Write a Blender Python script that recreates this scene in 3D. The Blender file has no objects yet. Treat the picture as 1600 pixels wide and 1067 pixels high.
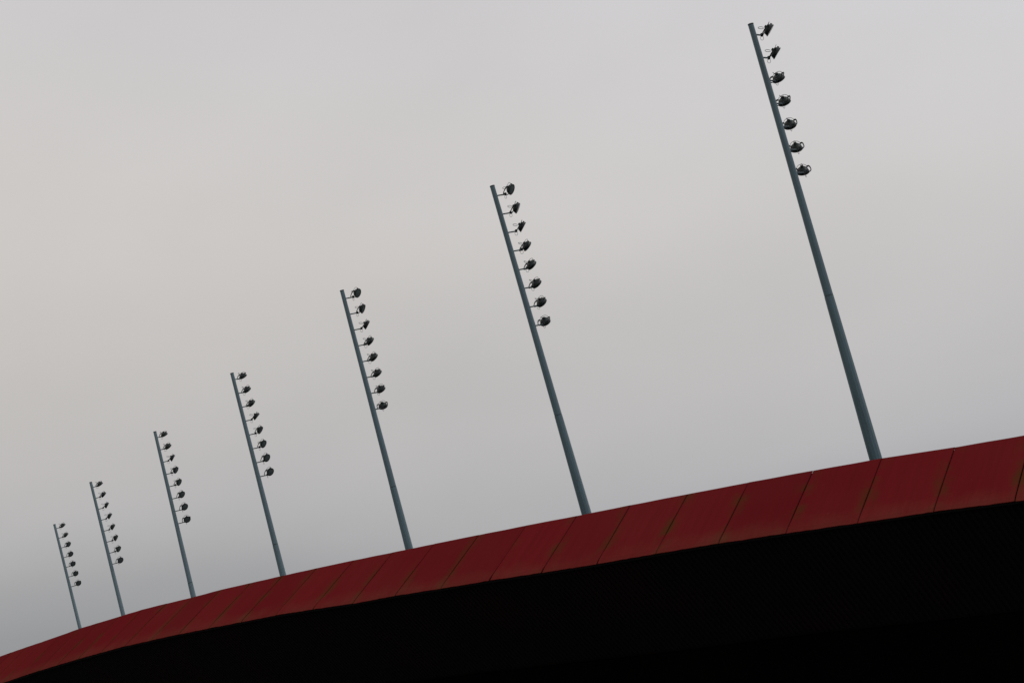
import bpy, bmesh, math, random
from mathutils import Vector, Matrix
R = math.radians
random.seed(7)
S = bpy.context.scene
COL = S.collection

# ------------------------------------------------------------------ camera
FPX, ROLL, HORIZON, EYE = 3500.0, R(15.25), 425.0, 14.0
PITCH = math.atan(HORIZON / FPX)
cd = bpy.data.cameras.new('camera'); cam = bpy.data.objects.new('camera', cd); COL.objects.link(cam)
cd.sensor_width = 36.0; cd.lens = FPX * 36.0 / 1600.0
cd.clip_start = 0.5; cd.clip_end = 6000
cr, sr, cp, sp = math.cos(ROLL), math.sin(ROLL), math.cos(PITCH), math.sin(PITCH)
RT, UP, FW = Vector((1, 0, 0)), Vector((0, -sp, cp)), Vector((0, cp, sp))
cx, cy, cz = cr * RT - sr * UP, sr * RT + cr * UP, -FW
m = Matrix((cx, cy, cz)).transposed().to_4x4(); m.translation = (0, 0, EYE)
cam.matrix_world = m
S.camera = cam

# ------------------------------------------------------------------ world (overcast sky)
SUN_EL, SUN_AZ = R(38), R(98)          # azimuth measured from +Y towards +X
w = bpy.data.worlds.new('World'); S.world = w; w.use_nodes = True
N, L = w.node_tree.nodes, w.node_tree.links
N.clear()
def nd(t, **k):
    n = N.new(t)
    for a, b in k.items(): setattr(n, a, b)
    return n
def lin(c): return tuple(((v / 255) / 12.92 if v / 255 <= .04045 else ((v / 255 + .055) / 1.055) ** 2.4) for v in c) + (1,)
out = nd('ShaderNodeOutputWorld'); bg = nd('ShaderNodeBackground')
sky = nd('ShaderNodeTexSky', sky_type='NISHITA', sun_disc=False, sun_elevation=SUN_EL, sun_rotation=SUN_AZ)
sky.air_density = 1.0; sky.dust_density = 3.0
bgs = nd('ShaderNodeBackground'); bgs.inputs[1].default_value = 0.05
tc = nd('ShaderNodeTexCoord'); sep = nd('ShaderNodeSeparateXYZ')
L.new(tc.outputs['Generated'], sep.inputs[0])
ma = nd('ShaderNodeMath', operation='MULTIPLY_ADD'); ma.inputs[1].default_value = 0.16
L.new(sep.outputs[0], ma.inputs[0]); L.new(sep.outputs[2], ma.inputs[2])
noi = nd('ShaderNodeTexNoise'); noi.inputs['Scale'].default_value = 5.0; noi.inputs['Detail'].default_value = 3.0; noi.inputs['Roughness'].default_value = .45
mp = nd('ShaderNodeMapping'); mp.inputs['Scale'].default_value = (1, 1, 2.2)
L.new(tc.outputs['Generated'], mp.inputs[0]); L.new(mp.outputs[0], noi.inputs[0])
m2 = nd('ShaderNodeMath', operation='MULTIPLY_ADD'); m2.inputs[1].default_value = 0.045
L.new(noi.outputs[0], m2.inputs[0]); L.new(ma.outputs[0], m2.inputs[2])
m3 = nd('ShaderNodeMath', operation='SUBTRACT'); m3.inputs[1].default_value = 0.0225; L.new(m2.outputs[0], m3.inputs[0])
rp = nd('ShaderNodeValToRGB'); rp.color_ramp.interpolation = 'B_SPLINE'
stops = [(-.2, (120, 124, 129)), (.0, (154, 156, 159)), (.025, (161, 162, 165)), (.045, (176, 176, 178)), (.065, (184, 183, 184)), (.085, (189, 187, 187)),
         (.11, (193, 191, 190)), (.148, (200, 197, 195)), (.18, (206, 203, 201)), (.25, (206, 204, 204)), (.34, (207, 205, 209)), (1.0, (220, 219, 221))]
mr = nd('ShaderNodeMapRange'); mr.inputs[1].default_value = -.2; mr.inputs[2].default_value = 1.0
L.new(m3.outputs[0], mr.inputs[0]); L.new(mr.outputs[0], rp.inputs[0])
e = rp.color_ramp.elements
while len(e) > 1: e.remove(e[-1])
for i, (p, c) in enumerate(stops):
    q = (p + .2) / 1.2
    el = e[0] if i == 0 else e.new(q)
    el.position = q; el.color = lin(c)
n2 = nd('ShaderNodeTexNoise'); n2.inputs['Scale'].default_value = 9.0; n2.inputs['Detail'].default_value = 4.0; n2.inputs['Roughness'].default_value = .5
mp2 = nd('ShaderNodeMapping'); mp2.inputs['Scale'].default_value = (1, 1, 1.6); mp2.inputs['Location'].default_value = (3, 1, 2)
L.new(tc.outputs['Generated'], mp2.inputs[0]); L.new(mp2.outputs[0], n2.inputs[0])
q1 = nd('ShaderNodeMath', operation='MULTIPLY_ADD'); q1.inputs[1].default_value = .10; q1.inputs[2].default_value = .96; L.new(n2.outputs[0], q1.inputs[0])
px_ = nd('ShaderNodeMath', operation='MAXIMUM'); px_.inputs[1].default_value = 0; L.new(sep.outputs[0], px_.inputs[0])
pz_ = nd('ShaderNodeMath', operation='MULTIPLY'); L.new(px_.outputs[0], pz_.inputs[0]); L.new(sep.outputs[2], pz_.inputs[1])
q2 = nd('ShaderNodeMath', operation='MULTIPLY_ADD'); q2.inputs[1].default_value = 1.3; L.new(pz_.outputs[0], q2.inputs[0]); L.new(q1.outputs[0], q2.inputs[2])
q3 = nd('ShaderNodeMath', operation='MINIMUM'); q3.inputs[1].default_value = 1.10; L.new(q2.outputs[0], q3.inputs[0])
sc = nd('ShaderNodeVectorMath', operation='SCALE'); L.new(rp.outputs[0], sc.inputs[0]); L.new(q3.outputs[0], sc.inputs['Scale'])
bw = nd('ShaderNodeMath', operation='MULTIPLY_ADD'); bw.inputs[1].default_value = .07; bw.inputs[2].default_value = 1; L.new(sep.outputs[0], bw.inputs[0])
cb = nd('ShaderNodeCombineXYZ'); rw = nd('ShaderNodeMath', operation='MULTIPLY_ADD'); rw.inputs[1].default_value = -.04; rw.inputs[2].default_value = 1.004; L.new(sep.outputs[0], rw.inputs[0]); L.new(rw.outputs[0], cb.inputs[0]); cb.inputs[1].default_value = 1; L.new(bw.outputs[0], cb.inputs[2])
vm = nd('ShaderNodeVectorMath', operation='MULTIPLY'); L.new(sc.outputs[0], vm.inputs[0]); L.new(cb.outputs[0], vm.inputs[1])
L.new(vm.outputs[0], bg.inputs[0]); bg.inputs[1].default_value = 1.0
L.new(sky.outputs[0], bgs.inputs[0])
mx = nd('ShaderNodeMixShader'); mx.inputs[0].default_value = 0.04
L.new(bg.outputs[0], mx.inputs[1]); L.new(bgs.outputs[0], mx.inputs[2]); L.new(mx.outputs[0], out.inputs[0])

# ------------------------------------------------------------------ sun through cloud
sd = bpy.data.lights.new('sun', 'SUN'); sd.energy = 0.75; sd.angle = R(20); sd.color = (1, .97, .93)
so = bpy.data.objects.new('sun', sd); COL.objects.link(so)
sdir = Vector((math.sin(SUN_AZ) * math.cos(SUN_EL), math.cos(SUN_AZ) * math.cos(SUN_EL), math.sin(SUN_EL)))
so.rotation_euler = sdir.to_track_quat('Z', 'Y').to_euler(); so.location = (60, -20, 80)

# ------------------------------------------------------------------ exposure
S.view_settings.view_transform = 'Standard'; S.view_settings.look = 'None'
S.view_settings.exposure = 0; S.view_settings.gamma = 1

# ------------------------------------------------------------------ materials
def mat(name, base, rough=.5, metal=0., spec=.5, noise=None, bump=None, coord='Object'):
    m = bpy.data.materials.new(name); m.use_nodes = True
    n, l = m.node_tree.nodes, m.node_tree.links
    b = n['Principled BSDF']; b.inputs['Base Color'].default_value = (*base, 1)
    b.inputs['Roughness'].default_value = rough; b.inputs['Metallic'].default_value = metal
    b.inputs['Specular IOR Level'].default_value = spec
    t = n.new('ShaderNodeTexCoord')
    if noise:
        sc, c2, amt = noise
        mpn = n.new('ShaderNodeMapping'); l.new(t.outputs[coord], mpn.inputs[0]); mpn.inputs['Scale'].default_value = sc
        x = n.new('ShaderNodeTexNoise'); x.inputs['Scale'].default_value = 1; x.inputs['Detail'].default_value = 5
        l.new(mpn.outputs[0], x.inputs[0])
        r = n.new('ShaderNodeMapRange'); r.inputs[1].default_value = .38; r.inputs[2].default_value = .68; r.inputs[4].default_value = amt
        l.new(x.outputs[0], r.inputs[0])
        c = n.new('ShaderNodeMix'); c.data_type = 'RGBA'; c.inputs[6].default_value = (*base, 1); c.inputs[7].default_value = (*c2, 1)
        l.new(r.outputs[0], c.inputs[0]); l.new(c.outputs[2], b.inputs['Base Color'])
        if bump:
            bp = n.new('ShaderNodeBump'); bp.inputs['Strength'].default_value = bump; bp.inputs['Distance'].default_value = .02
            l.new(x.outputs[0], bp.inputs['Height']); l.new(bp.outputs[0], b.inputs['Normal'])
    return m
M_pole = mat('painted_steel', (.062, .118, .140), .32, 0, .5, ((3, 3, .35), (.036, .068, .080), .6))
def blend_pale(m, pale):  # mixes the base colour towards a paler tone, amount set per object
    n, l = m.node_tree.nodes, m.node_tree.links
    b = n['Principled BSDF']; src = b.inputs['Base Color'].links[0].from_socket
    a = n.new('ShaderNodeAttribute'); a.attribute_type = 'OBJECT'; a.attribute_name = 'paleness'
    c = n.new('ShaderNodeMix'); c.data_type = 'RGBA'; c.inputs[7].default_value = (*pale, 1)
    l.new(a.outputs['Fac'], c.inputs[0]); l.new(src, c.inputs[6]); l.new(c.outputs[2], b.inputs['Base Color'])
blend_pale(M_pole, (.22, .30, .33))
M_ring = mat('dark_steel', (.02, .03, .034), .5)
M_house = mat('lamp_paint', (.007, .014, .013), .42, 0, .32, ((9, 9, 9), (.004, .008, .0075), .8))
M_arm = mat('arm_steel', (.035, .055, .062), .5)
M_cable = mat('cable_rubber', (.018, .02, .02), .6)
M_glass = mat('lamp_glass', (.075, .10, .098), .06, 0, 1.0)
M_glass.node_tree.nodes['Principled BSDF'].inputs['IOR'].default_value = 1.9
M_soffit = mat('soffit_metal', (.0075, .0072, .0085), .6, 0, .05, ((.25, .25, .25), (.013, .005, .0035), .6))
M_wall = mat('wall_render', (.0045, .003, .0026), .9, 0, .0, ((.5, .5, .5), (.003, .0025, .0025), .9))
M_back = mat('joint_backing', (.006, .005, .005), .9, 0, .05)
M_deck = mat('roof_membrane', (.10, .10, .10), .9, 0, .2, ((.3, .3, .3), (.07, .07, .065), .8))
M_ground = mat('asphalt', (.045, .045, .046), .95, 0, .2, ((.15, .15, .15), (.028, .029, .028), .9), .5)

def red_mat():
    m = bpy.data.materials.new('red_cladding'); m.use_nodes = True
    n, l = m.node_tree.nodes, m.node_tree.links
    b = n['Principled BSDF']; b.inputs['Specular IOR Level'].default_value = .0
    uv = n.new('ShaderNodeUVMap'); uv.uv_map = 'UVMap'
    sx = n.new('ShaderNodeSeparateXYZ'); l.new(uv.outputs[0], sx.inputs[0])
    def math_(op, a, b_=None, c=None):
        x = n.new('ShaderNodeMath'); x.operation = op
        for i, v in enumerate((a, b_, c)):
            if v is None: continue
            if isinstance(v, (int, float)): x.inputs[i].default_value = v
            else: l.new(v, x.inputs[i])
        return x.outputs[0]
    def rng(v, a, b_, c, d):
        x = n.new('ShaderNodeMapRange')
        for i, q in enumerate((a, b_, c, d)): x.inputs[i + 1].default_value = q
        l.new(v, x.inputs[0]); return x.outputs[0]
    def noise(sc, det=5, rough=.55):
        mpn = n.new('ShaderNodeMapping'); mpn.inputs['Scale'].default_value = sc; l.new(uv.outputs[0], mpn.inputs[0])
        x = n.new('ShaderNodeTexNoise'); x.inputs['Scale'].default_value = 1; x.inputs['Detail'].default_value = det
        x.inputs['Roughness'].default_value = rough; l.new(mpn.outputs[0], x.inputs[0]); return x.outputs[0]
    def mix(f, a, c):
        x = n.new('ShaderNodeMix'); x.data_type = 'RGBA'; l.new(f, x.inputs[0])
        if isinstance(a, tuple): x.inputs[6].default_value = (*a, 1)
        else: l.new(a, x.inputs[6])
        x.inputs[7].default_value = (*c, 1); return x.outputs[2]
    # u: panel number + fraction along the roof, v: 0 upper lip .. 1 lower edge
    fr = math_('FRACT', sx.outputs[0])
    edge = math_('ABSOLUTE', math_('SUBTRACT', fr, .5))              # .5 at the joints
    streak = noise((14, .8, 1)); blot = noise((2.2, 2.6, 1), 6); fine = noise((60, 5, 1), 4); big = noise((.35, .6, 1), 2)
    info = n.new('ShaderNodeObjectInfo')
    c0 = mix(rng(info.outputs['Random'], 0, 1, 0, 1), RED_A, RED_B)
    c1 = mix(rng(streak, .42, .72, 0, .4), c0, RED_STREAK)
    c1 = mix(rng(big, .35, .7, 0, .3), c1, (.140, .022, .019))
    # algae beside the joints, ragged
    near = rng(edge, .30, .48, 0, 1)
    alg = math_('MULTIPLY', near, rng(blot, .45, .62, 0, 1))
    alg = math_('MULTIPLY', alg, rng(streak, .3, .6, .35, 1))
    c2 = mix(math_('MULTIPLY', alg, .8), c1, (.060, .030, .008))
    joint = math_('MULTIPLY', rng(edge, .482, .496, 0, 1), rng(blot, .3, .6, .3, .85))
    c2 = mix(joint, c2, (.016, .006, .004))
    # weathered lower strip
    low = math_('MULTIPLY', rng(math_('ADD', sx.outputs[1], math_('MULTIPLY', blot, .5)), .98, 1.3, 0, 1), rng(fine, .3, .6, .5, 1))
    c3 = mix(math_('MULTIPLY', low, .5), c2, (.135, .040, .026))
    # specks
    vo = n.new('ShaderNodeTexNoise'); vo.inputs['Scale'].default_value = 1; vo.inputs['Detail'].default_value = 1
    mpn = n.new('ShaderNodeMapping'); mpn.inputs['Scale'].default_value = (34, 34, 1); l.new(uv.outputs[0], mpn.inputs[0]); l.new(mpn.outputs[0], vo.inputs[0])
    c4 = mix(rng(vo.outputs[0], .77, .83, 0, .4), c3, (.20, .09, .05))
    l.new(c4, b.inputs['Base Color'])
    l.new(rng(blot, .3, .7, .7, .85), b.inputs['Roughness'])
    bp = n.new('ShaderNodeBump'); bp.inputs['Strength'].default_value = .25; bp.inputs['Distance'].default_value = .05
    l.new(noise((1.1, .9, 1), 2), bp.inputs['Height']); l.new(bp.outputs[0], b.inputs['Normal'])
    return m
RED_A, RED_B, RED_STREAK = (.138, .0105, .0130), (.112, .0085, .0110), (.088, .0080, .0090)
M_red = red_mat()

# ------------------------------------------------------------------ helpers
def link(name, bm, m, parent=None, smooth=False):
    me = bpy.data.meshes.new(name); bm.normal_update(); bm.to_mesh(me); bm.free()
    me.materials.append(m)
    if smooth:
        for p in me.polygons: p.use_smooth = True
        me.set_sharp_from_angle(angle=R(40))
    o = bpy.data.objects.new(name, me); COL.objects.link(o)
    if parent: o.parent = parent
    return o
def tag(o, label=None, cat=None, group=None, kind=None):
    for k, v in (('label', label), ('category', cat), ('group', group), ('kind', kind)):
        if v: o[k] = v
def tube(bm, pts, r, seg=8, closed=False):
    pts = [Vector(p) for p in pts]; n = len(pts); rings = []
    ref = Vector((.13, .31, .94))
    for i, p in enumerate(pts):
        a = pts[(i - 1) % n] if (i or closed) else p
        b = pts[(i + 1) % n] if (i < n - 1 or closed) else p
        t = (b - a).normalized()
        u = t.cross(ref).normalized(); v = t.cross(u)
        rr = r[i] if isinstance(r, (list, tuple)) else r
        rings.append([bm.verts.new(p + rr * (math.cos(k * 2 * math.pi / seg) * u + math.sin(k * 2 * math.pi / seg) * v)) for k in range(seg)])
    for i in range(n if closed else n - 1):
        A, B = rings[i], rings[(i + 1) % n]
        for k in range(seg): bm.faces.new((A[k], A[(k + 1) % seg], B[(k + 1) % seg], B[k]))
    if not closed: bm.faces.new(rings[0][::-1]); bm.faces.new(rings[-1])
    bmesh.ops.recalc_face_normals(bm, faces=bm.faces)
def lathe(bm, prof, seg=28, axis='x', cap=True):
    rings = []
    for x, r in prof:
        ring = []
        for k in range(seg):
            a = 2 * math.pi * k / seg
            p = (x, r * math.cos(a), r * math.sin(a)) if axis == 'x' else (r * math.cos(a), r * math.sin(a), x)
            ring.append(bm.verts.new(p))
        rings.append(ring)
    for A, B in zip(rings, rings[1:]):
        for k in range(seg): bm.faces.new((A[k], A[(k + 1) % seg], B[(k + 1) % seg], B[k]))
    if cap: bm.faces.new(rings[0][::-1]); bm.faces.new(rings[-1])
    bmesh.ops.recalc_face_normals(bm, faces=bm.faces)
def box(bm, c, s, bev=.006, rot=None):
    t = bmesh.new(); bmesh.ops.create_cube(t, size=1)
    bmesh.ops.scale(t, vec=s, verts=t.verts)
    if bev: bmesh.ops.bevel(t, geom=list(t.edges), offset=bev, segments=1, affect='EDGES')
    if rot: bmesh.ops.rotate(t, cent=(0, 0, 0), matrix=rot, verts=t.verts)
    bmesh.ops.translate(t, vec=c, verts=t.verts)
    me = bpy.data.meshes.new('t'); t.to_mesh(me); t.free(); bm.from_mesh(me); bpy.data.meshes.remove(me)

# image pixel (of the 1600 wide photo) -> direction (a, 1, c) : a = X/Y, c = Z/Y
def ray(px, py):
    qx, qy = px - 800, 533.5 - py
    a = qx * cr + qy * sr; b = -qx * sr + qy * cr
    y = FPX * cp - b * sp
    return a / y, (FPX * sp + b * cp) / y

# ------------------------------------------------------------------ ground
bm = bmesh.new()
def gz(x, y):
    # paved bank the viewer stands on, falling to the stadium forecourt
    d = math.hypot(x, y + 25)
    t = min(1, max(0, (d - 30) / 34)); t = t * t * (3 - 2 * t)
    return (EYE - 1.7) * (1 - t)
xs = sorted(set([-3000, -1500, -800, -400, -250] + list(range(-160, 161, 8)) + [250, 400, 800, 1500, 3000]))
ys = sorted(set([-3000, -1500, -800, -400, -250] + list(range(-160, 161, 8)) + [250, 400, 800, 1500, 3000]))
grid = [[bm.verts.new((x, y, gz(x, y))) for x in xs] for y in ys]
for j in range(len(ys) - 1):
    for i in range(len(xs) - 1): bm.faces.new((grid[j][i], grid[j][i + 1], grid[j + 1][i + 1], grid[j + 1][i]))
g = link('ground', bm, M_ground, smooth=True); tag(g, kind='structure')

# ------------------------------------------------------------------ stadium roof edge
PW, SC = 3.34968841, 84 / 90.0            # panel pitch and scale of the fitted plan curve
HA, HB, HC = .6545027, .02003956, -.000225281
X0, Y0 = ray(1492, 698.5)[0] * 90, 90.0
I0, I1 = -14, 62
def plan():
    st = .05; pts = {}
    for sgn in (1, -1):
        x, y, s = X0, Y0, 0.0
        end = I1 + 1 if sgn > 0 else -I0 + 1
        for k in range(int(end / st) + 1):
            if k % 20 == 0: pts[int(round(s))] = (x * SC, y * SC, HA + HB * s + HC * s * s)
            sc = min(max(s, -14), 44)
            ph = HA + HB * sc + HC * sc * sc
            x += -math.cos(ph) * PW * st * sgn; y += math.sin(ph) * PW * st * sgn; s += st * sgn
    for k in list(pts):
        sc = min(max(k, -14), 44); pts[k] = (pts[k][0], pts[k][1], HA + HB * sc + HC * sc * sc)
    return pts
P = plan()
EX = [0, 33, 52, 90, 124, 192, 222, 258, 302, 345, 392, 442, 494, 552, 614, 640, 676, 750, 823, 900, 916, 987, 1072, 1170, 1271, 1368, 1377, 1492, 1600]
EY = [1025, 1013, 1007, 994, 981.5, 961, 952, 943, 932.5, 921, 910.5, 899, 887.5, 875, 862.5, 857, 850, 835, 820.5, 806, 802, 788.5, 772, 753.5, 735, 717.5, 716, 698.5, 683]
FX = [0, 33, 60, 120, 156, 194, 235, 278, 323, 375, 427, 487, 547, 616, 687, 766, 846, 932, 1025, 1124, 1230, 1342, 1459, 1585, 1600]
FY = [1067, 1056, 1047, 1029, 1019, 1008.5, 999.5, 990, 981, 971, 960.5, 951, 942.5, 929.5, 918.5, 905.5, 893.5, 880, 864, 847.5, 831.5, 815.5, 798, 782, 780]
def interp(x, xs, ys):
    if x <= xs[0]: return ys[0] + (x - xs[0]) * (ys[1] - ys[0]) / (xs[1] - xs[0])
    for i in range(len(xs) - 1):
        if x <= xs[i + 1]: return ys[i] + (x - xs[i]) * (ys[i + 1] - ys[i]) / (xs[i + 1] - xs[i])
    return ys[-1] + (x - xs[-1]) * (ys[-1] - ys[-2]) / (xs[-1] - xs[-2])
def height_on(a, X, Y):
    # height (above eye) where the measured edge is seen at bearing a = X/Y
    lo, hi = -600.0, 2400.0
    for _ in range(50):
        mid = (lo + hi) / 2
        if ray(mid, interp(mid, X, Y))[0] < a: lo = mid
        else: hi = mid
    mid = (lo + hi) / 2
    return ray(mid, interp(mid, X, Y))[1], mid
KOUT = 3.0
TOP, BOT, NRM = {}, {}, {}
for i in sorted(P):
    x, y, ph = P[i]
    n = Vector((-math.sin(ph), -math.cos(ph), 0)); NRM[i] = n
    c, px = height_on(x / y, EX, EY)
    TOP[i] = [Vector((x, y, c * y)), px]
    b = Vector((x, y, 0)) + KOUT * n
    c, px = height_on(b.x / b.y, FX, FY)
    BOT[i] = [Vector((b.x, b.y, c * b.y)), px]
ids = sorted(P)
# outside the frame: continue the last seen slope, easing out
def extend(D, lowp=-6, highp=1604):
    seen = [i for i in ids if lowp < D[i][1] < highp]
    a, b = min(seen), max(seen)
    sa = D[a][0].z - D[a + 3][0].z; sb = D[b][0].z - D[b - 3][0].z
    for i in ids:
        if i < a: D[i][0].z = D[a][0].z + sa / 3 * (a - i)
        if i > b: D[i][0].z = D[b][0].z + sb / 3 * (i - b) * .8
    for i in ids: D[i][0].z += EYE
    return a, b
extend(TOP); extend(BOT)

stad = bpy.data.objects.new('stadium', None); COL.objects.link(stad)
stad.location = (0, 0, 0)
tag(stad, 'long curving stadium roof edge of dark red panels over a black ribbed underside', 'stadium')
rs = random.Random(3)
gaps = {}
for i in ids:
    g = rs.choice([.014, .016, .018, .022]) * (1 if i < 8 else 1.6); lowg = g + (rs.choice([.03, .05, .0]) if rs.random() < .45 else 0)
    g = {0: .014, 2: .018, 3: .014, 4: .008, 6: .010}.get(i, g)
    gaps[i] = (g, lowg, rs.random())
def fascia(i):
    a0, a1, b0, b1 = TOP[i][0], TOP[i + 1][0], BOT[i][0], BOT[i + 1][0]
    up = (a1 - a0).cross(b0 - a0).normalized()
    if up.z < 0: up = -up
    W = (a1 - a0).length
    NU, NV = 14, 16
    bm = bmesh.new(); uvl = bm.loops.layers.uv.new('UVMap')
    tilt = (rs.uniform(-.005, .005), rs.uniform(-.012, .012), rs.uniform(-.003, .003))
    T = []; Bk = []; U = []
    notch = rs.random() < .5
    for v in range(NV + 1):
        fv = v / NV; rt_, rb_, ru = [], [], []
        for u in range(NU + 1):
            fu = u / NU
            tf = lambda q: 1 if (q in (2, 3) or fv > .06) else .3
            g0 = gaps[i][0] * tf(i) + (gaps[i][1] - gaps[i][0]) * max(0, (fv - .82) / .18)
            g1 = gaps[i + 1][0] * tf(i + 1) + (gaps[i + 1][1] - gaps[i + 1][0]) * max(0, (fv - .82) / .18)
            uu = (g0 / W) + fu * (1 - (g0 + g1) / W)
            vv = fv * (1.0 + (rs.uniform(-.004, .004) if v == NV else 0))
            p = (a0 * (1 - uu) + a1 * uu) * (1 - vv) + (b0 * (1 - uu) + b1 * uu) * vv
            off = tilt[0] * (fu - .5) + tilt[1] * (fv - .5) + tilt[2] + .004 * math.sin(fu * 9 + i) * math.sin(fv * 7 + i * 2)
            if v == NV: off -= .02
            p = p + up * off
            rt_.append(bm.verts.new(p)); rb_.append(bm.verts.new(p - up * .03)); ru.append((i + uu, vv))
        T.append(rt_); Bk.append(rb_); U.append(ru)
    def f(vs, uvs):
        fc = bm.faces.new(vs)
        for lp, q in zip(fc.loops, uvs): lp[uvl].uv = q
    for v in range(NV):
        for u in range(NU):
            q = [(v, u), (v + 1, u), (v + 1, u + 1), (v, u + 1)]
            f([T[a][b] for a, b in q], [U[a][b] for a, b in q])
            q = q[::-1]; f([Bk[a][b] for a, b in q], [U[a][b] for a, b in q])
    rim = [(0, u) for u in range(NU + 1)] + [(v, NU) for v in range(1, NV + 1)] + [(NV, u) for u in range(NU - 1, -1, -1)] + [(v, 0) for v in range(NV - 1, 0, -1)]
    for k in range(len(rim)):
        (a, b), (c, d) = rim[k], rim[(k + 1) % len(rim)]
        f([T[a][b], T[c][d], Bk[c][d], Bk[a][b]], [U[a][b], U[c][d], U[c][d], U[a][b]])
    bmesh.ops.recalc_face_normals(bm, faces=bm.faces)
    return link('roof_panel', bm, M_red, stad)
for i in range(-6, 40): fascia(i)

# backing sheet under the joints, starts a little below the upper lip
def strip(name, ptsA, ptsB, m, ids_, thick=None):
    bm = bmesh.new(); A = [bm.verts.new(p) for p in ptsA]; B = [bm.verts.new(p) for p in ptsB]
    for k in range(len(A) - 1): bm.faces.new((A[k], A[k + 1], B[k + 1], B[k]))
    if thick: bmesh.ops.solidify(bm, geom=bm.faces[:], thickness=thick)
    bmesh.ops.recalc_face_normals(bm, faces=bm.faces)
    return link(name, bm, m, stad)
dn = Vector((0, 0, -1))
def mixp(i, t, drop): return TOP[i][0].lerp(BOT[i][0], t) + dn * drop
strip('joint_backing', [mixp(i, .014, .075) for i in ids], [mixp(i, .985, .075) for i in ids], M_back, ids, .03)
# roof deck behind the lip
strip('roof_deck', [TOP[i][0] + NRM[i] * .12 + dn * .30 for i in ids], [TOP[i][0] - NRM[i] * 4.3 + dn * .62 for i in ids], M_deck, ids, .2)

# ribbed soffit, raking inwards and down from the lower edge
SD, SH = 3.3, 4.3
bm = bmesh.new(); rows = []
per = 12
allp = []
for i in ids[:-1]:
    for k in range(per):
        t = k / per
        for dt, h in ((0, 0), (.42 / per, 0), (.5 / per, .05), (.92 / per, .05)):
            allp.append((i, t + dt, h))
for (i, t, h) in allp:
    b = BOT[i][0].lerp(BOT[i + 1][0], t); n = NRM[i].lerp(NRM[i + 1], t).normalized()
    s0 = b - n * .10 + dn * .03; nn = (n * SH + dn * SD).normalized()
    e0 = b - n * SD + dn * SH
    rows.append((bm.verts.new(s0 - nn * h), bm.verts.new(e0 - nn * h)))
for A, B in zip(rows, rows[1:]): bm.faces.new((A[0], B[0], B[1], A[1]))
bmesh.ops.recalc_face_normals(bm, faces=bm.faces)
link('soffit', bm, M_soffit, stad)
# steel edge rail along the lower edge and along the foot of the soffit
bm = bmesh.new(); tube(bm, [BOT[i][0] - NRM[i] * .11 + dn * .09 for i in ids], .06, 6); link('edge_rail', bm, M_back, stad)
bm = bmesh.new(); tube(bm, [BOT[i][0] - NRM[i] * (SD - .05) + dn * (SH - .02) for i in ids], .05, 6); link('foot_rail', bm, M_wall, stad)
# outer wall down to the ground, and the wall behind
def wall(name, off, top, m):
    ia = [BOT[i][0] - NRM[i] * off + dn * top for i in ids]
    return strip(name, ia, [Vector((p.x, p.y, -.2)) for p in ia], m, ids, .3)
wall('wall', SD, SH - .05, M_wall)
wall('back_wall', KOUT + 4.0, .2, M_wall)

# ------------------------------------------------------------------ floodlight masts
H = .2425 * 93.085
MT = [(1173, 38.7), (769.2, 291.2), (534.3, 454.3), (362.4, 583.4), (242, 674.6), (141.7, 753.4), (85, 819.3)]
MB_ = [(1368.7, 717.5), (916, 800.5), (639.3, 856.8), (442.4, 899), (302.3, 932.4), (192.6, 960.8), (125.1, 981.5)]
W_ = [1, .817, .687, .60, .521, .462, .408]
ARM_AZ = [53, 33, 27, 27, 10, 6, 4]
AIM = [[(-4, 44), (2, 44), (62, 52), (72, 52), (82, 50), (87, 50), (90, 50)],
       [(-24, 36), (-4, 38), (8, 42), (32, 44), (44, 46), (50, 47), (54, 47), (74, 48)],
       [(-34, 34), (-12, 36), (14, 40), (38, 46), (46, 47), (52, 48), (62, 50), (86, 52)],
       [(60, 60), (54, 56), (44, 48), (10, 50), (-10, 42), (-28, 36), (-38, 36), (-44, 36)],
       [(60, 62), (52, 54), (12, 40), (-16, 38), (-22, 38), (-36, 36), (-48, 36), (-64, 38)],
       [(50, 60), (34, 48), (18, 42), (8, 42), (4, 42), (0, 40), (-20, 38), (-46, 36)],
       [(48, 56), (42, 52), (-28, 38), (-44, 38), (-58, 38), (-60, 38), (-62, 38)]]
LAMPS = [((1201, 46), (1255, 265)), ((797.5, 296), (851.3, 502)), ((557.7, 457.5), (598, 633.4)), ((379.4, 587.3), (421.5, 736.4)),
         ((256.3, 678.2), (291.7, 810.4)), ((156, 755.7), (187.7, 874.5)), ((98.1, 820.5), (122.2, 910.3))]   # seen first and last lamp of each mast
LABELS = ['tallest looking grey floodlight mast at the right with seven black lamps',
          'grey floodlight mast second from the right, its top near the middle of the sky',
          'grey floodlight mast third from the right, top lamp showing its pale lens',
          'middle mast of the seven, fourth from either end, with eight small lamps',
          'grey floodlight mast third from the left above the red roof, with eight lamps',
          'thin floodlight mast second from the left with eight tiny lamps',
          'smallest and farthest floodlight mast, leftmost above the red roof, with seven lamps']
TOPZ = EYE + H
ARM_L, FWD, RISE = .66, .33, .17
JOINT = 12.5
RP = [(0, .127), (6.3, .157), (12.5, .203), (18.4, .266), (40, .47)]
def rad(t):                               # radius at distance t below the top
    for (a, ra), (b, rb) in zip(RP, RP[1:]):
        if t <= b: return ra + (rb - ra) * (t - a) / (b - a)
    return .47
SEG = 12

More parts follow.
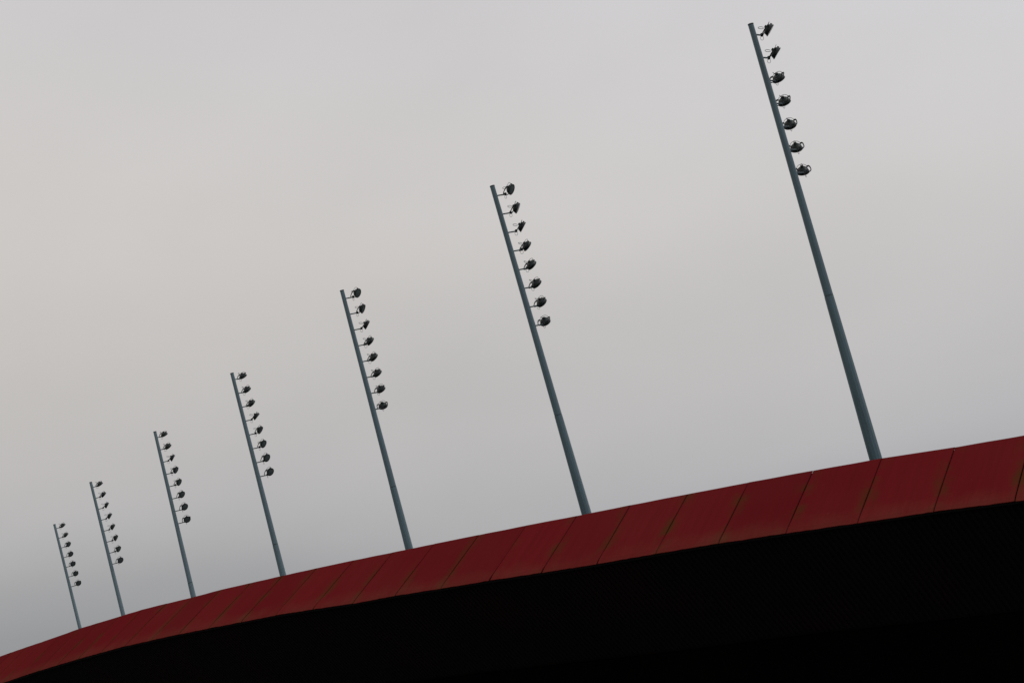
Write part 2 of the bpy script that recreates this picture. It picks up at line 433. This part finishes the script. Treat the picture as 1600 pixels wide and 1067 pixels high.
def build_pole(root, length):
    bm = bmesh.new(); lathe(bm, [(length - t, rad(t) - (.003 if t == JOINT else 0)) for t in (JOINT, 9.4, 6.3, 3, 0)], SEG, 'z')
    up = link('upper_pole', bm, M_pole, root)
    bm = bmesh.new(); lathe(bm, [(.0, rad(length)), (length - 18.4, rad(18.4)), (length - JOINT - .04, rad(JOINT) + .004)], SEG, 'z')
    lo = link('lower_pole', bm, M_pole, root)
    bm = bmesh.new(); lathe(bm, [(length - JOINT - .04, rad(JOINT) - .008), (length - JOINT + .001, rad(JOINT) - .008)], SEG, 'z')
    link('joint_ring', bm, M_ring, root)
    bm = bmesh.new(); lathe(bm, [(length - .02, rad(0) + .006), (length + .03, rad(0) + .008), (length + .04, rad(0) - .01)], 24, 'z')
    link('cap', bm, M_ring, root)
    bm = bmesh.new(); lathe(bm, [(0.004, .75), (.05, .75), (.06, .5), (.4, .45)], 24, 'z')
    link('base_plate', bm, M_arm, root)

def build_lamp(root):
    # housing: aim direction +X, pivot at the origin
    bm = bmesh.new()
    lathe(bm, [(-.152, .03), (-.150, .110), (-.130, .155), (-.085, .208), (-.035, .236), (.02, .250), (.05, .256), (.056, .276), (.088, .280), (.096, .270), (.098, .240), (.080, .234)], 36, 'x')
    house = link('floodlight', bm, M_house, root, smooth=True)
    bm = bmesh.new(); lathe(bm, [(.084, .233), (.093, .20), (.102, .10), (.104, .01)], 36, 'x')
    link('lens', bm, M_glass, house, smooth=True)
    bm = bmesh.new(); box(bm, (-.165, 0, .05), (.10, .13, .11), .02)
    link('rear_box', bm, M_house, house)
    bm = bmesh.new(); box(bm, (-.02, 0, .262), (.09, .075, .05), .012)
    link('latch', bm, M_house, house)
    # yoke hangs under / behind, does not tilt with the housing
    br = Vector((-FWD, 0, -RISE))
    bm = bmesh.new()
    half = [Vector((.0, .20, .13)), Vector((.0, .29, .13)), Vector((-.07, .31, .09)), Vector((-.17, .315, .0)), Vector((-.26, .305, -.09)), Vector((-.32, .25, -.155)), Vector((-FWD, .15, -RISE))]
    pts = half + [Vector((-FWD, 0, -RISE + .005))] + [Vector((p.x, -p.y, p.z)) for p in half[::-1]]
    tube(bm, pts, [.036, .036, .028, .024, .023, .023, .024, .024, .024, .023, .023, .024, .028, .036, .036], 8)
    link('bracket', bm, M_house, house)
    bm = bmesh.new(); box(bm, br + Vector((-.0, 0, .03)), (.11, .12, .14), .02)
    link('swivel', bm, M_house, house)
    bm = bmesh.new(); pts = []
    for k in range(15):
        a = R(20 + 320 * k / 14)
        pts.append(Vector((-.285, .02, .13)) + Vector((.115 * math.cos(a), .03 * math.sin(a), .055 * math.sin(a) - .35 * (.115 * math.cos(a) - .115) * .8)))
    tube(bm, pts, .011, 5); link('cable', bm, M_cable, house)
    bm = bmesh.new()
    pts = [Vector((-.36, 0, -.20)) + Vector((-.075 * math.sin(R(a)) * .9, .03 * math.sin(R(a)), -.075 + .09 * math.cos(R(a)))) for a in range(0, 361, 24)]
    tube(bm, pts, .008, 5); link('safety_wire', bm, M_cable, house)
    bm = bmesh.new()
    pts = [Vector((-.09 - .05 * math.sin(R(a)), .235 * math.cos(R(a)), .30 * math.sin(R(a)))) for a in range(0, 181, 12)]
    tube(bm, pts, .010, 5); link('wire_hoop', bm, M_cable, house)
    return house
def place_lamp(house, pos, az, tilt):
    house.location = pos; house.scale = (1.06, 1.06, 1.06); house.rotation_euler = (0, R(tilt), R(az))
    for c in house.children:
        if c.name.split('.')[0] in ('bracket', 'cable', 'swivel', 'safety_wire'): c.rotation_euler = (0, -R(tilt), 0)

protoP = None; protoL = None; protoA = None
for j in range(7):
    at, ab = ray(*MT[j]), ray(*MB_[j])
    depth = H / at[1]
    depth = .5 * depth + .5 * 93.085 / W_[j] if j not in (0,) else depth
    pt = Vector((at[0] * depth, depth, EYE + at[1] * depth))
    pb = Vector((ab[0] * depth, depth, EYE + ab[1] * depth))
    d = (pt - pb).normalized()
    foot = pt - d * (pt.z / d.z)
    root = bpy.data.objects.new('floodlight_mast', None); COL.objects.link(root)
    root.location = foot; root.rotation_euler = d.to_track_quat('Z', 'Y').to_euler()
    q = Vector((0, 0, 1)).rotation_difference(d); root.rotation_euler = q.to_euler()
    tag(root, LABELS[j], 'floodlight mast', 'floodlight masts in a row behind the stadium roof')
    length = (pt - foot).length
    if protoP is None:
        build_pole(root, length); protoP = list(root.children); L0 = length
        protoL = build_lamp(root)
        bm = bmesh.new(); tube(bm, [(0.0, 0, 0), (ARM_L + .02, 0, 0)], .036, 8)
        protoA = link('arm', bm, M_arm, root)
    else:
        for c in protoP:
            k = c.copy(); COL.objects.link(k); k.parent = root
            if c.name.startswith('base_plate'): pass
            elif c.name.startswith('lower_pole'):
                k.data = c.data.copy()
                for v in k.data.vertices:
                    if v.co.z > 5: v.co.z += length - L0
            else: k.location.z = length - L0
    (ax, ay), (bx_, by_) = LAMPS[j]
    az = R(ARM_AZ[j]); fits = []
    for (px, py), (la, lt) in (((ax, ay), AIM[j][0]), ((bx_, by_), AIM[j][-1])):
        a_, c_ = ray(px, py)
        yy = depth + ARM_L * math.sin(az) + FWD * math.sin(R(la))
        X, Z = a_ * yy, EYE + c_ * yy
        t = pt.z - (Z - RISE)
        axis = pt - d * t
        fits.append((t, (X - axis.x - FWD * math.cos(R(la))) / math.cos(az)))
    nl = len(AIM[j]); t0 = fits[0][0]; dt = (fits[1][0] - t0) / (nl - 1)
    off = [ (fits[0][1] + (fits[1][1] - fits[0][1]) * n / (nl - 1)) for n in range(nl)]
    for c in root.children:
        if c.name.startswith(('upper_pole', 'lower_pole')): c['paleness'] = (0, .05, .12, .2, .32, .4, .5)[j]  # pole colour gets paler mast by mast, from right to left
    for n, (la, lt) in enumerate(AIM[j]):
        z = length - t0 - dt * n
        av = Vector((math.cos(az), math.sin(az), 0))
        if j == 0 and n == 0: arm, hs = protoA, protoL
        else:
            arm = protoA.copy(); COL.objects.link(arm); arm.parent = root
            hs = protoL.copy(); COL.objects.link(hs); hs.parent = root
            for c in protoL.children:
                k = c.copy(); COL.objects.link(k); k.parent = hs
        rj = rad(t0 + dt * n)
        arm.scale.x = off[n] / ARM_L; arm.location = Vector((0, 0, z)); arm.rotation_euler = (0, 0, az)
        rr = random.Random(j * 31 + n)
        lv = Vector((math.cos(R(la)), math.sin(R(la)), 0))
        pos = av * off[n] + Vector((0, 0, z)) + lv * FWD + Vector((0, 0, RISE))
        place_lamp(hs, pos, la + rr.uniform(-2, 2), lt + rr.uniform(-2, 2))
